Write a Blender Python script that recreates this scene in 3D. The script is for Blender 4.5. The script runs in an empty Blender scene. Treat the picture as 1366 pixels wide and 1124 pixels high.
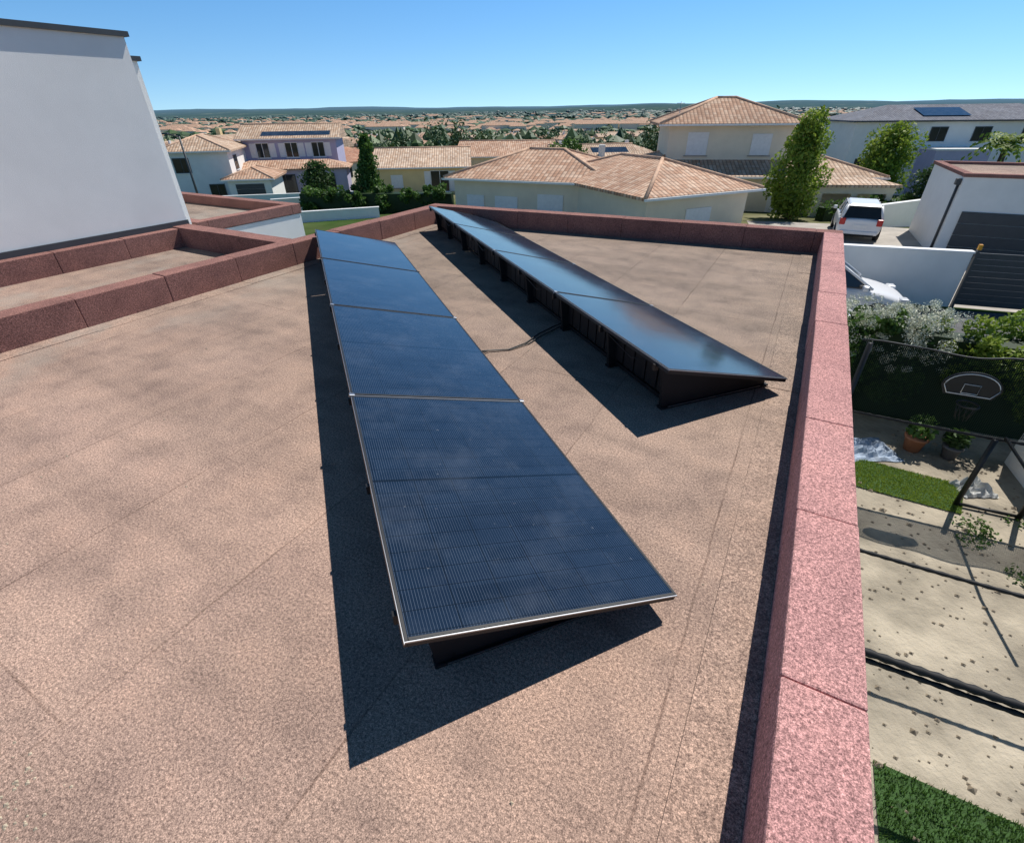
import bpy, bmesh, math, random
from mathutils import Matrix, Vector, noise
R=random.Random(7)
SC=bpy.context.scene; COL=SC.collection
# ---------------------------------------------------------------- materials
def nmat(name):
    m=bpy.data.materials.new(name); m.use_nodes=True
    nt=m.node_tree; b=nt.nodes['Principled BSDF']; return m,nt,b
def N(nt,t,**k):
    n=nt.nodes.new(t)
    for a,v in k.items(): setattr(n,a,v)
    return n
def ramp(nt,stops,fac=None):
    r=N(nt,'ShaderNodeValToRGB'); e=r.color_ramp.elements
    while len(e)<len(stops): e.new(0.5)
    for i,(p,c) in enumerate(stops):
        e[i].position=p; e[i].color=(c[0],c[1],c[2],1)
    if fac is not None: nt.links.new(fac,r.inputs[0])
    return r
def noise_n(nt,vec,scale,detail=4,rough=.6):
    n=N(nt,'ShaderNodeTexNoise'); n.inputs['Scale'].default_value=scale
    n.inputs['Detail'].default_value=detail; n.inputs['Roughness'].default_value=rough
    if vec is not None: nt.links.new(vec,n.inputs['Vector'])
    return n
def mixc(nt,fac,a,b,mode='MIX'):
    m=N(nt,'ShaderNodeMix',data_type='RGBA',blend_type=mode)
    for s,v in ((0,fac),(6,a),(7,b)):
        if isinstance(v,bpy.types.NodeSocket): nt.links.new(v,m.inputs[s])
        elif s==0: m.inputs[0].default_value=v
        else: m.inputs[s].default_value=(v[0],v[1],v[2],1)
    return m.outputs[2]
def mth(nt,op,a,b=None,c=None):
    m=N(nt,'ShaderNodeMath',operation=op)
    for i,v in enumerate((a,b,c)):
        if v is None: continue
        if isinstance(v,bpy.types.NodeSocket): nt.links.new(v,m.inputs[i])
        else: m.inputs[i].default_value=v
    return m.outputs[0]
def bump(nt,b,h,dist=.01,strength=.6):
    n=N(nt,'ShaderNodeBump'); n.inputs['Distance'].default_value=dist; n.inputs['Strength'].default_value=strength
    nt.links.new(h,n.inputs['Height']); nt.links.new(n.outputs[0],b.inputs['Normal'])
def simple(name,c,rough=.7,var=.12,scale=3,metal=0,bmp=0,bscale=40):
    m,nt,b=nmat(name); tc=N(nt,'ShaderNodeTexCoord')
    n=noise_n(nt,tc.outputs['Object'],scale,3)
    lo=[x*(1-var) for x in c]; hi=[min(1,x*(1+var)) for x in c]
    r=ramp(nt,[(.3,lo),(.7,hi)],n.outputs[0]); nt.links.new(r.outputs[0],b.inputs['Base Color'])
    b.inputs['Roughness'].default_value=rough; b.inputs['Metallic'].default_value=metal
    if bmp:
        n2=noise_n(nt,tc.outputs['Object'],bscale,4); bump(nt,b,n2.outputs[0],bmp,.7)
    return m
def membrane(name,c1,c2,seams=True,big=1.0):
    m,nt,b=nmat(name); tc=N(nt,'ShaderNodeTexCoord'); O=tc.outputs['Object']
    big1=noise_n(nt,O,.5,4,.6); mid=noise_n(nt,O,3.5,4,.65); fine=noise_n(nt,O,85,2,.85); fine2=noise_n(nt,O,230,1,.8)
    base=ramp(nt,[(.3,c1),(.7,c2)],big1.outputs[0]).outputs[0]
    md=ramp(nt,[(.28,(.74,.74,.76)),(.5,(1,1,1)),(.75,(1.18,1.15,1.12))],mid.outputs[0]).outputs[0]
    col=mixc(nt,big,base,md,'MULTIPLY')
    fn=ramp(nt,[(.32,(.42,.40,.42)),(.5,(1,1,1)),(.68,(1.65,1.62,1.6))],fine.outputs[0]).outputs[0]
    col=mixc(nt,.85,col,fn,'MULTIPLY')
    fn=ramp(nt,[(.3,(.4,.4,.4)),(.5,(1,1,1)),(.7,(1.75,1.75,1.75))],fine2.outputs[0]).outputs[0]
    col=mixc(nt,.75,col,fn,'MULTIPLY')
    if seams:
        sx=N(nt,'ShaderNodeSeparateXYZ'); nt.links.new(O,sx.inputs[0])
        wob=noise_n(nt,O,3,1); w=mth(nt,'MULTIPLY',mth(nt,'SUBTRACT',wob.outputs[0],.5),.02)
        cb=N(nt,'ShaderNodeCombineXYZ'); nt.links.new(mth(nt,'ADD',sx.outputs[1],w),cb.inputs[0]); nt.links.new(mth(nt,'ADD',sx.outputs[0],w),cb.inputs[1])
        br=N(nt,'ShaderNodeTexBrick'); br.offset=.37; br.inputs['Scale'].default_value=1
        br.inputs['Brick Width'].default_value=5.3; br.inputs['Row Height'].default_value=.93
        br.inputs['Mortar Size'].default_value=.007; br.inputs['Mortar Smooth'].default_value=.6
        br.inputs['Color1'].default_value=(1,1,1,1); br.inputs['Color2'].default_value=(.86,.86,.88,1); br.inputs['Mortar'].default_value=(.58,.56,.56,1)
        nt.links.new(cb.outputs[0],br.inputs['Vector'])
        fd=noise_n(nt,O,1.7,2); fdm=ramp(nt,[(.4,(.4,.4,.4)),(.6,(1,1,1))],fd.outputs[0]).outputs[0]
        col=mixc(nt,fdm,col,mixc(nt,1,col,br.outputs[0],'MULTIPLY'))
        mp=N(nt,'ShaderNodeMapping'); mp.inputs['Scale'].default_value=(.35,1.6,1); mp.inputs['Rotation'].default_value=(0,0,.5); nt.links.new(O,mp.inputs[0])
        st=noise_n(nt,mp.outputs[0],1.1,5,.65)
        s2=ramp(nt,[(.46,(0,0,0)),(.58,(1,1,1))],st.outputs[0]).outputs[0]
        col=mixc(nt,mth(nt,'MULTIPLY',s2,.6),col,mixc(nt,1,col,(.72,.73,.74),'MULTIPLY'))
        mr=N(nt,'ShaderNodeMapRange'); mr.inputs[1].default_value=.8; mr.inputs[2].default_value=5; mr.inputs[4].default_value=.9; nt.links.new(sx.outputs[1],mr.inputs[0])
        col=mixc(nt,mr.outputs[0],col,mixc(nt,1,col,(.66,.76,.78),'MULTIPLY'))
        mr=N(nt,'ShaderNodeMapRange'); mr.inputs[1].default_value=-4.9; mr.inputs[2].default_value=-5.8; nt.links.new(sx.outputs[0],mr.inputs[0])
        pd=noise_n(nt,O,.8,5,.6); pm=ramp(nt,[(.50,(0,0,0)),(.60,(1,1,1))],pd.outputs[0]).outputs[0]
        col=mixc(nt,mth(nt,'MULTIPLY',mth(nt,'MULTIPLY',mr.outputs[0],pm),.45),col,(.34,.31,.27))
    nt.links.new(col,b.inputs['Base Color']); b.inputs['Roughness'].default_value=.95
    b.inputs['Specular IOR Level'].default_value=.2
    h=mth(nt,'ADD',fine.outputs[0],mth(nt,'MULTIPLY',mid.outputs[0],.9)); bump(nt,b,h,.003,.6)
    return m
M_ROOF=membrane('roof_membrane',(.385,.262,.203),(.485,.335,.262))
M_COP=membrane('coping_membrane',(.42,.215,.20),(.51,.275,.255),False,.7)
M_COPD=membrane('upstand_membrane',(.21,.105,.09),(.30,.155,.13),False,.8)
M_STUC=simple('white_stucco',(.83,.82,.79),.9,.04,1.5,bmp=.003,bscale=120)
M_STUC2=simple('cream_stucco',(.80,.72,.57),.9,.06,1)
M_LAV=simple('grey_lavender_stucco',(.44,.42,.58),.9,.06,1)
M_YEL=simple('yellow_stucco',(.80,.63,.33),.9,.06,1)
M_BLACK=simple('black_metal',(.010,.010,.011),.5,.2,10)
M_PLAST=simple('black_plastic',(.007,.007,.008),.7,.3,10)
M_ALU=simple('aluminium',(.40,.41,.43),.4,.05,10,metal=1)
M_DARKGREY=simple('anthracite_paint',(.055,.06,.065),.5,.1,4)
M_GLASS=simple('window_glass',(.02,.025,.03),.08,.2,1)
M_SHUT=simple('white_shutter',(.82,.82,.81),.6,.05,6)
M_ASPH=simple('asphalt',(.11,.11,.115),.9,.25,6,bmp=.01,bscale=90)
M_CONC=simple('concrete_paving',(.42,.38,.33),.9,.18,1.3)
M_SAND=simple('sandy_soil',(.36,.31,.235),.95,.42,1.3,bmp=.03,bscale=18)
M_TURF=simple('green_turf',(.055,.12,.03),.95,.45,22,bmp=.04,bscale=120)
M_BARK=simple('bark',(.10,.07,.05),.9,.3,8)
def tiles(name,cs):
    m,nt,b=nmat(name); uv=N(nt,'ShaderNodeUVMap'); sx=N(nt,'ShaderNodeSeparateXYZ'); nt.links.new(uv.outputs[0],sx.inputs[0])
    u=mth(nt,'MULTIPLY',sx.outputs[0],4.2); v=mth(nt,'MULTIPLY',sx.outputs[1],2.8)
    cb=N(nt,'ShaderNodeCombineXYZ'); nt.links.new(mth(nt,'FLOOR',u),cb.inputs[0]); nt.links.new(mth(nt,'FLOOR',v),cb.inputs[1])
    oi=N(nt,'ShaderNodeObjectInfo'); nt.links.new(oi.outputs['Random'],cb.inputs[2])
    wn=N(nt,'ShaderNodeTexWhiteNoise'); nt.links.new(cb.outputs[0],wn.inputs[0])
    col=ramp(nt,[(0,cs[0]),(.5,cs[1]),(1,cs[2])],wn.outputs[0]).outputs[0]
    tc=N(nt,'ShaderNodeTexCoord'); pn=noise_n(nt,tc.outputs['Object'],.6,4)
    col=mixc(nt,.8,col,ramp(nt,[(.3,(.72,.70,.70)),(.7,(1.15,1.15,1.15))],pn.outputs[0]).outputs[0],'MULTIPLY')
    # whole-roof brightness differs between houses
    col=mixc(nt,1,col,ramp(nt,[(0,(.82,.80,.78)),(1,(1.18,1.18,1.2))],oi.outputs['Random']).outputs[0],'MULTIPLY')
    fu=mth(nt,'FRACT',u); fv=mth(nt,'FRACT',v)
    arch=mth(nt,'SINE',mth(nt,'MULTIPLY',fu,math.pi))
    sh=mth(nt,'MULTIPLY',mth(nt,'GREATER_THAN',arch,.42),mth(nt,'GREATER_THAN',fv,.10))
    col=mixc(nt,mth(nt,'MULTIPLY',mth(nt,'SUBTRACT',1,sh),.5),col,(.10,.05,.035))
    nt.links.new(col,b.inputs['Base Color']); b.inputs['Roughness'].default_value=.9
    bump(nt,b,mth(nt,'SUBTRACT',arch,mth(nt,'MULTIPLY',fv,.4)),.05,.6)
    return m
M_TILE=tiles('terracotta_tiles',[(.44,.25,.155),(.57,.36,.24),(.64,.46,.33)])
M_TILE2=tiles('sandy_tiles',[(.48,.32,.21),(.60,.44,.31),(.67,.53,.40)])
M_TILE3=tiles('red_tiles',[(.44,.19,.11),(.53,.27,.17),(.60,.37,.25)])
M_SLATE=tiles('slate_tiles',[(.10,.115,.15),(.13,.15,.18),(.17,.185,.22)])
def leafmat(name,c1,c2,c3,haze=False):
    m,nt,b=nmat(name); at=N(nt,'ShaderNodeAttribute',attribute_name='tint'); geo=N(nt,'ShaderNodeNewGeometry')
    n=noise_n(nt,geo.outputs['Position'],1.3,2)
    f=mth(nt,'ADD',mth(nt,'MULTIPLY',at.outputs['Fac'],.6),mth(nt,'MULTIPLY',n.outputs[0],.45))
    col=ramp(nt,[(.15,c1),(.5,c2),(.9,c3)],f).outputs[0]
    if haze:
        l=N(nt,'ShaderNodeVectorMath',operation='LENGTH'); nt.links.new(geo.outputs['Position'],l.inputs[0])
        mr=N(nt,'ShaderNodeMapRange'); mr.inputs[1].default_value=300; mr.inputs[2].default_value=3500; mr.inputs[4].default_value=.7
        nt.links.new(l.outputs['Value'],mr.inputs[0]); col=mixc(nt,mr.outputs[0],col,(.075,.13,.16))  # distance haze mixed straight into the leaf colour
    nt.links.new(col,b.inputs['Base Color']); b.inputs['Roughness'].default_value=.6
    if not haze:
        tr=N(nt,'ShaderNodeBsdfTranslucent'); nt.links.new(col,tr.inputs[0])
        mx=N(nt,'ShaderNodeMixShader'); mx.inputs[0].default_value=.35
        out=nt.nodes['Material Output']; nt.links.new(b.outputs[0],mx.inputs[1]); nt.links.new(tr.outputs[0],mx.inputs[2]); nt.links.new(mx.outputs[0],out.inputs[0])
    return m
M_LEAFY=leafmat('leaf_yellowgreen',(.07,.13,.012),(.19,.29,.03),(.38,.44,.07))
M_LEAFG=leafmat('leaf_green',(.03,.07,.012),(.07,.15,.025),(.14,.24,.05))
M_LEAFD=leafmat('leaf_dark',(.016,.045,.012),(.04,.09,.02),(.09,.16,.04))
M_LEAFF=leafmat('leaf_far',(.020,.048,.012),(.045,.095,.022),(.10,.17,.04),True)
M_FLOWER=simple('white_flowers',(.68,.69,.56),.7,.3,8)
# ---------------------------------------------------------------- mesh helpers
def empty(name,loc=(0,0,0),rz=0,mat=None):
    o=bpy.data.objects.new(name,None); COL.objects.link(o); o.empty_display_size=.2
    if mat is not None: o.matrix_world=mat
    else: o.location=loc; o.rotation_euler=(0,0,rz)
    return o
def mesh(name,vs,fs,mat,parent=None,mi=None,bevel=0,smooth=False,uv=False,tint=None):
    me=bpy.data.meshes.new(name); me.from_pydata([tuple(v) for v in vs],[],fs)
    mats=mat if isinstance(mat,(list,tuple)) else [mat]
    for m in mats: me.materials.append(m)
    if mi:
        for p,i in zip(me.polygons,mi): p.material_index=i
    if uv: roofuv(me)
    if tint is not None:
        a=me.attributes.new('tint','FLOAT','FACE'); a.data.foreach_set('value',tint)
    if smooth:
        for p in me.polygons: p.use_smooth=True
    me.update()
    o=bpy.data.objects.new(name,me); COL.objects.link(o)
    if parent: o.parent=parent
    if bevel:
        b=o.modifiers.new('bevel','BEVEL'); b.width=bevel; b.segments=2; b.limit_method='ANGLE'
    return o
def roofuv(me):
    l=me.uv_layers.new(name='UVMap')
    for p in me.polygons:
        n=p.normal; h=Vector((0,0,1)).cross(n)
        if h.length<1e-3: h=Vector((1,0,0))
        h.normalize(); s=n.cross(h)
        for li in p.loop_indices:
            c=me.vertices[me.loops[li].vertex_index].co; l.data[li].uv=(c.dot(h)+50,c.dot(s)+50)
BF=[(0,3,2,1),(4,5,6,7),(0,1,5,4),(1,2,6,5),(2,3,7,6),(3,0,4,7)]
def bx(x0,x1,y0,y1,z0,z1): return [(x0,y0,z0),(x1,y0,z0),(x1,y1,z0),(x0,y1,z0),(x0,y0,z1),(x1,y0,z1),(x1,y1,z1),(x0,y1,z1)]
def box(name,x0,x1,y0,y1,z0,z1,mat,parent=None,bevel=0): return mesh(name,bx(x0,x1,y0,y1,z0,z1),BF,mat,parent,bevel=bevel)
def boxes(name,L,mat,parent=None,bevel=0):
    vs=[];fs=[]
    for b in L:
        k=len(vs); vs+=bx(*b) if len(b)==6 else b; fs+=[tuple(i+k for i in f) for f in BF]
    return mesh(name,vs,fs,mat,parent,bevel=bevel)
def tube(name,pts,r,mat,parent=None,n=8):
    vs=[];fs=[]; P=[Vector(p) for p in pts]; rr=r if isinstance(r,(list,tuple)) else [r]*len(P)
    for i,p in enumerate(P):
        d=(P[min(i+1,len(P)-1)]-P[max(i-1,0)]).normalized()
        a=d.cross(Vector((0,0,1)));
        if a.length<.05: a=Vector((1,0,0))
        a.normalize(); b=d.cross(a)
        for k in range(n):
            t=2*math.pi*k/n; vs.append(p+(a*math.cos(t)+b*math.sin(t))*rr[i])
    for i in range(len(P)-1):
        for k in range(n): fs.append((i*n+k,i*n+(k+1)%n,(i+1)*n+(k+1)%n,(i+1)*n+k))
    fs.append(tuple(range(n-1,-1,-1))); fs.append(tuple((len(P)-1)*n+k for k in range(n)))
    return mesh(name,vs,fs,mat,parent,smooth=True)
# ---------------------------------------------------------------- terrain
def tz(x,y):
    r=math.hypot(x,y); K=[(0,-3.3),(30,-3.3),(60,-6),(150,-11),(500,-22),(1500,-32),(3500,-26),(6000,-4),(9000,28),(14000,45)]
    for (a,za),(b,zb) in zip(K,K[1:]):
        if r<=b:
            z=za+(zb-za)*(r-a)/(b-a); break
    else: z=K[-1][1]
    if r>2500:
        t=min(1,(r-2500)/4000); z+=t*60*(noise.noise(Vector((x/2500,y/2500,3)))+.25*noise.noise(Vector((x/500,y/500,5))))-t*4
    return z
RD=[0,5,10,15,20,25,30,35,40,50,60,75,90,110,130,150,200,270,350,500,700,1000,1500,2000,2500,3200,4000,5000,6000,7500,9000,11000,14000]
NA=360; vs=[(0,0,-3.3)];fs=[]
for r in RD[1:]:
    for k in range(NA):
        a=2*math.pi*k/NA; x,y=r*math.cos(a),r*math.sin(a); vs.append((x,y,tz(x,y)))
for k in range(NA): fs.append((0,1+k,1+(k+1)%NA))
for i in range(len(RD)-2):
    for k in range(NA):
        a=1+i*NA+k;b=1+i*NA+(k+1)%NA; fs.append((a,a+NA,b+NA,b))
m,nt,b=nmat('terrain'); geo=N(nt,'ShaderNodeNewGeometry'); P=geo.outputs['Position']
n1=noise_n(nt,P,.035,5); n2=noise_n(nt,P,.7,3); n3=noise_n(nt,P,.004,7,.75)
c=ramp(nt,[(.40,(.05,.09,.025)),(.55,(.17,.17,.09)),(.66,(.38,.33,.25))],n1.outputs[0]).outputs[0]
c=mixc(nt,.6,c,ramp(nt,[(.3,(.6,.6,.6)),(.7,(1.2,1.2,1.2))],n2.outputs[0]).outputs[0],'MULTIPLY')
l=N(nt,'ShaderNodeVectorMath',operation='LENGTH'); nt.links.new(P,l.inputs[0])
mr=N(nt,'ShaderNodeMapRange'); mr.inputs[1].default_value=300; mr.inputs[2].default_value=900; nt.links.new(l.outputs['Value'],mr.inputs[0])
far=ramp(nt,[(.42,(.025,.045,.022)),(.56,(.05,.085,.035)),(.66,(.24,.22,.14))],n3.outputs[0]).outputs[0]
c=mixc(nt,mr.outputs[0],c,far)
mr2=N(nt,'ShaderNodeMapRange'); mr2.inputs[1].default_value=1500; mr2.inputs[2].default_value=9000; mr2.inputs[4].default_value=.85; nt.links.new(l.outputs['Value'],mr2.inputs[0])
c=mixc(nt,mr2.outputs[0],c,(.085,.16,.23)); nt.links.new(c,b.inputs['Base Color']); b.inputs['Roughness'].default_value=1; b.inputs['Specular IOR Level'].default_value=0  # aerial haze painted into the ground colour, bluer with distance
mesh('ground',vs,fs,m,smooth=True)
# ---------------------------------------------------------------- our flat roof building
AZ=math.radians(29.4)
HB=empty('flat_roof_building',rz=-AZ)
RI,RO,LI,LO=.30,.54,-6.07,-6.31
def bo(r): return 8.27+(r+6.31)*(.58/6.85)
S0=-5.0
def quad(name,pts,z,mat,parent): return mesh(name,[(x,y,z) for x,y in pts],[tuple(range(len(pts)))],mat,parent)
quad('roof_membrane',[(LI-.1,S0),(RI+.1,S0),(RI+.1,bo(RI)-.1),(LI-.1,bo(LI)-.1)],0,M_ROOF,HB)
j=random.Random(3)
def flash(a,b,r0,r1,nm):
    L=[];s=a;k=0
    while s<b-.05:
        e=min(b,s+1.76); z=.004+.003*(k%2); w=j.uniform(-.02,.02)
        L.append((r0+w,r1,s,e-.003,-.01,z) if r0>-3 else (r0,r1+w,s,e-.003,-.01,z)); s=e;k+=1
    return boxes(nm,L,M_ROOF,HB)
flash(S0+.07,bo(RI)-.25,.08,RI,'flashing_strip_east')
flash(S0,bo(LI)-.25,LI,LI+.2,'flashing_strip_west')
def parapet(nm,r0,r1,a,b,off,top=.30,mat=M_COP,par=HB,step=.88):
    L=[]; s=a; e=off
    while e<a+.1: e+=step
    while s<b-.02:
        e=min(e,b); q=j.uniform(-.003,.003); h=j.uniform(-.004,.004)
        L.append((r0+q,r1+q,s+.001,e-.001,-.05,top+h)); s=e; e+=step
    return boxes(nm,L,mat,par,bevel=.009)
parapet('parapet_east',RI,RO,S0,bo(RO)-.24,1.19-.88*8)
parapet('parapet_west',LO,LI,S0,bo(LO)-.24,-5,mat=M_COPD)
L=[];x=LO
while x<RO-.01:
    e=min(RO,x+.93); h=j.uniform(-.003,.003)
    if RO-e<.3: e=RO
    y0,y1=bo(x),bo(e); x0,x1=x+.001,e-.001
    L.append([(x0,y0-.24,-.05),(x1,y1-.24,-.05),(x1,y1,-.05),(x0,y0,-.05),(x0,y0-.24,.3+h),(x1,y1-.24,.3+h),(x1,y1,.3+h),(x0,y0,.3+h)]); x=e
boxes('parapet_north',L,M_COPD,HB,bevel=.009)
g=.012
mesh('walls',[(LO-g,S0,-3.4),(RO+g,S0,-3.4),(RO+g,bo(RO)+g,-3.4),(LO-g,bo(LO)+g,-3.4),(LO-g,S0,-.06),(RO+g,S0,-.06),(RO+g,bo(RO)+g,-.06),(LO-g,bo(LO)+g,-.06)],BF[2:],M_STUC,HB)
box('drip_edge_east',RO+.003,RO+.022,S0,bo(RO),-.2,.2,M_SHUT,HB)
box('drip_edge_north',LO,RO,bo(RO)+.02,bo(RO)+.03,-.2,-.1,M_SHUT,HB)
NB=empty('white_neighbour_building',rz=-AZ)
quad('roof_membrane',[(-8.9,-5),(LO,-5),(LO,4.7),(-8.9,4.7)],.0,M_ROOF,NB)
parapet('upstand',-8.8,-8.62,-5,4.62,-5,.28,M_COPD,NB)
L=[(-8.8+i*.83,-8.8+(i+1)*.83-.002,4.62,4.88,-.05,.3+.003*(i%2)) for i in range(3)]; L[-1]=(-8.8+2*.83,LO-.004,4.62,4.88,-.05,.3)
boxes('cross_parapet',L,M_COPD,NB,bevel=.007)
box('annex_wall_strip',-8.8,LO-.02,4.6,4.86,-3.4,-.05,M_STUC,NB)
box('main_wall',-16,-8.8,-6,4.89,-3.4,2.72,M_STUC,NB)
box('roof_coping',-16,-8.75,-6.05,4.94,2.72,2.78,M_DARKGREY,NB)
box('base_flashing',-8.8,-8.77,-5,4.9,.28,.36,M_DARKGREY,NB)
box('rear_wall',-16,-9.2,4.891,5.18,-3.4,2.48,M_STUC,NB)
box('rear_coping',-16,-9.16,4.945,5.23,2.48,2.54,M_DARKGREY,NB)
AN=empty('white_annex_building',rz=-AZ)
box('walls',-14,-9.12,5.25,7.4,-3.4,.05,M_STUC,AN)
quad('roof_membrane',[(-13.9,5.3),(-9.2,5.3),(-9.2,7.3),(-13.9,7.3)],.056,M_ROOF,AN)
boxes('coping',[(-14,-9.1,5.2,5.4,.06,.24),(-14,-9.1,7.2,7.42,.06,.24),(-9.3,-9.1,5.402,7.198,.06,.24)],M_COPD,AN,.01)
# ---------------------------------------------------------------- solar panels
def panelmat():
    m,nt,b=nmat('solar_cells'); tc=N(nt,'ShaderNodeTexCoord'); sx=N(nt,'ShaderNodeSeparateXYZ'); nt.links.new(tc.outputs['Object'],sx.inputs[0])
    x,y=sx.outputs[0],sx.outputs[1]
    def line(c,per,w,off=0):
        f=mth(nt,'FRACT',mth(nt,'DIVIDE',mth(nt,'ADD',c,-off),per))
        return mth(nt,'LESS_THAN',f,w/per)
    bus=line(y,.01138,.0014,.014); cy=line(y,.1822,.0035,.0195); cx=line(x,.0932,.003,.0195)
    mid=mth(nt,'LESS_THAN',mth(nt,'ABSOLUTE',mth(nt,'SUBTRACT',x,.861)),.008)
    cid=N(nt,'ShaderNodeCombineXYZ'); nt.links.new(mth(nt,'FLOOR',mth(nt,'DIVIDE',x,.0932)),cid.inputs[0]); nt.links.new(mth(nt,'FLOOR',mth(nt,'DIVIDE',y,.1822)),cid.inputs[1])
    wn=N(nt,'ShaderNodeTexWhiteNoise'); nt.links.new(cid.outputs[0],wn.inputs[0])
    base=ramp(nt,[(0,(.007,.015,.032)),(1,(.012,.024,.048))],wn.outputs[0]).outputs[0]
    pn=noise_n(nt,tc.outputs['Object'],5,4); bf=mth(nt,'MULTIPLY',bus,mth(nt,'MULTIPLY',pn.outputs[0],.95))
    col=mixc(nt,bf,base,(.16,.20,.26))
    g=mth(nt,'MAXIMUM',mth(nt,'MAXIMUM',cy,cx),mid)
    col=mixc(nt,mth(nt,'MULTIPLY',g,.8),col,(.005,.007,.010))
    du=noise_n(nt,tc.outputs['Object'],2.2,6,.7); dm=ramp(nt,[(.48,(0,0,0)),(.85,(1,1,1))],du.outputs[0]).outputs[0]
    col=mixc(nt,mth(nt,'MULTIPLY',dm,.22),col,(.20,.23,.28))
    sp=noise_n(nt,tc.outputs['Object'],38,2,.6); sm=ramp(nt,[(.72,(0,0,0)),(.76,(1,1,1))],sp.outputs[0]).outputs[0]
    col=mixc(nt,mth(nt,'MULTIPLY',sm,.25),col,(.35,.36,.38))
    nt.links.new(col,b.inputs['Base Color'])
    rr=mth(nt,'ADD',mth(nt,'MULTIPLY',du.outputs[0],.12),.04); nt.links.new(rr,b.inputs['Roughness'])
    b.inputs['IOR'].default_value=1.55
    wv=noise_n(nt,tc.outputs['Object'],1.3,2); bump(nt,b,wv.outputs[0],.004,.25)
    return m
M_CELL=panelmat()
PAZ=-.358; TAU=.2496; Z0=.1207; W=1.134; ML=1.722; PM=1.742
d=Vector((math.sin(PAZ),math.cos(PAZ),0)); n=Vector((-math.cos(PAZ),math.sin(PAZ),0)); zz=Vector((0,0,1))
def frame(o,a,b_,c):
    return Matrix(((a.x,b_.x,c.x,o.x),(a.y,b_.y,c.y,o.y),(a.z,b_.z,c.z,o.z),(0,0,0,1)))
def row(ox,oy):
    A=empty('solar_panel_array',mat=frame(Vector((ox,oy,0)),d,n,zz))
    T=Matrix.Translation((0,0,Z0))@Matrix.Rotation(TAU,4,'X')
    def tl(o,x=0): o.matrix_local=T@Matrix.Translation((x,0,0)); return o
    for i in range(4):
        x=i*PM+.01
        tl(boxes('module_frame_%d'%(i+1),[(0,ML,0,.012,-.033,0),(0,ML,W-.012,W,-.033,0),(0,.012,.0125,W-.0125,-.033,0),(ML-.012,ML,.0125,W-.0125,-.033,0)],M_BLACK,A,.001),x)
        tl(mesh('module_glass_%d'%(i+1),[(.012,.012,-.002),(ML-.012,.012,-.002),(ML-.012,W-.012,-.002),(.012,W-.012,-.002),(.012,.012,-.006),(ML-.012,.012,-.006),(ML-.012,W-.012,-.006),(.012,W-.012,-.006)],[(0,1,2,3),(7,6,5,4)],M_CELL,A),x)
    for i in range(1,4):
        if i<3: tl(box('joint_rail_%d'%i,i*PM-.004,i*PM+.005,-.012,W+.012,-.02,-.004,M_ALU,A))
        tl(boxes('clamps_%d'%i,[(i*PM-.014,i*PM+.014,-.014,.02,-.010,.004),(i*PM-.014,i*PM+.014,W-.02,W+.012,-.010,.004)],M_ALU if i<3 else M_BLACK,A,.002))
    tl(boxes('edge_trim',[(.0,4*PM,W+.0005,W+.003,-.010,-.002),(.0045,.0085,0,W,-.008,-.002)],M_ALU,A))
    Lg=4*PM; wc=W*math.cos(TAU); zh=Z0+W*math.sin(TAU)
    L=[];x=.16
    while x<Lg-.15:
        L.append((x,x+.132,wc-.16,wc-.152,.075,zh-.085)); x+=.15
    boxes('wind_deflector',L,M_PLAST,A)
    boxes('deflector_rails',[(.14,Lg-.1,wc-.175,wc-.161,.02,.05),(.14,Lg-.1,wc-.175,wc-.161,zh-.12,zh-.09)],M_PLAST,A)
    vs=[];fs=[]
    xs=[.14]+[k*PM/2 for k in range(1,8)]+[Lg-.14]
    for x in xs:
        for t in(0,.03):
            vs+=[(x+t,.06,.01),(x+t,wc-.10,.01),(x+t,wc-.06,zh-.05),(x+t,.06,Z0-.022)]
        k=len(vs)-8; fs+=[tuple(k+i for i in q) for q in((3,2,1,0),(4,5,6,7),(0,1,5,4),(1,2,6,5),(2,3,7,6),(3,0,4,7))]
    mesh('support_brackets',vs,fs,M_PLAST,A)
    boxes('base_rails',[(x-.015,x+.045,.03,wc-.09,.004,.02) for x in xs],M_PLAST,A,.003)
    box('base_rail_edge',.118,.122,.12,wc-.14,.022,.028,M_ALU,A)
    boxes('ballast_trays',[(x+.25,x+.62,.3,.75,.01,.09) for x in xs[:-1]],M_PLAST,A,.01)
    boxes('edge_hooks',[(x-.012,x+.012,wc-.01,wc+.022,zh-.065,zh-.02) for x in xs],M_BLACK,A)
    for q in range(0,8,2):
        x=q*PM/2+.25; tube('string_cable_%d'%q,[(x,wc-.02,zh-.05),(x+.2,wc-.01,zh-.11),(x+.45,wc-.02,zh-.08),(x+.7,wc-.03,zh-.05)],.004,M_BLACK,A,5)
    return A
row(.680,1.333); row(2.053,3.242)
cb=empty('solar_cable')
pts=[(-.30,3.95,.05),(-.22,4.05,.015),(-.02,4.08,.01),(.14,4.22,.012),(.26,4.42,.012),(.42,4.60,.015),(.60,4.70,.05),(.75,4.80,.16)]
tube('cable_1',pts,.006,M_BLACK,cb)
tube('cable_2',[(x+.02,y-.03+.03*math.sin(i),z) for i,(x,y,z) in enumerate(pts)],.005,M_BLACK,cb)
rd=random.Random(5); vs=[];fs=[]
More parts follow.
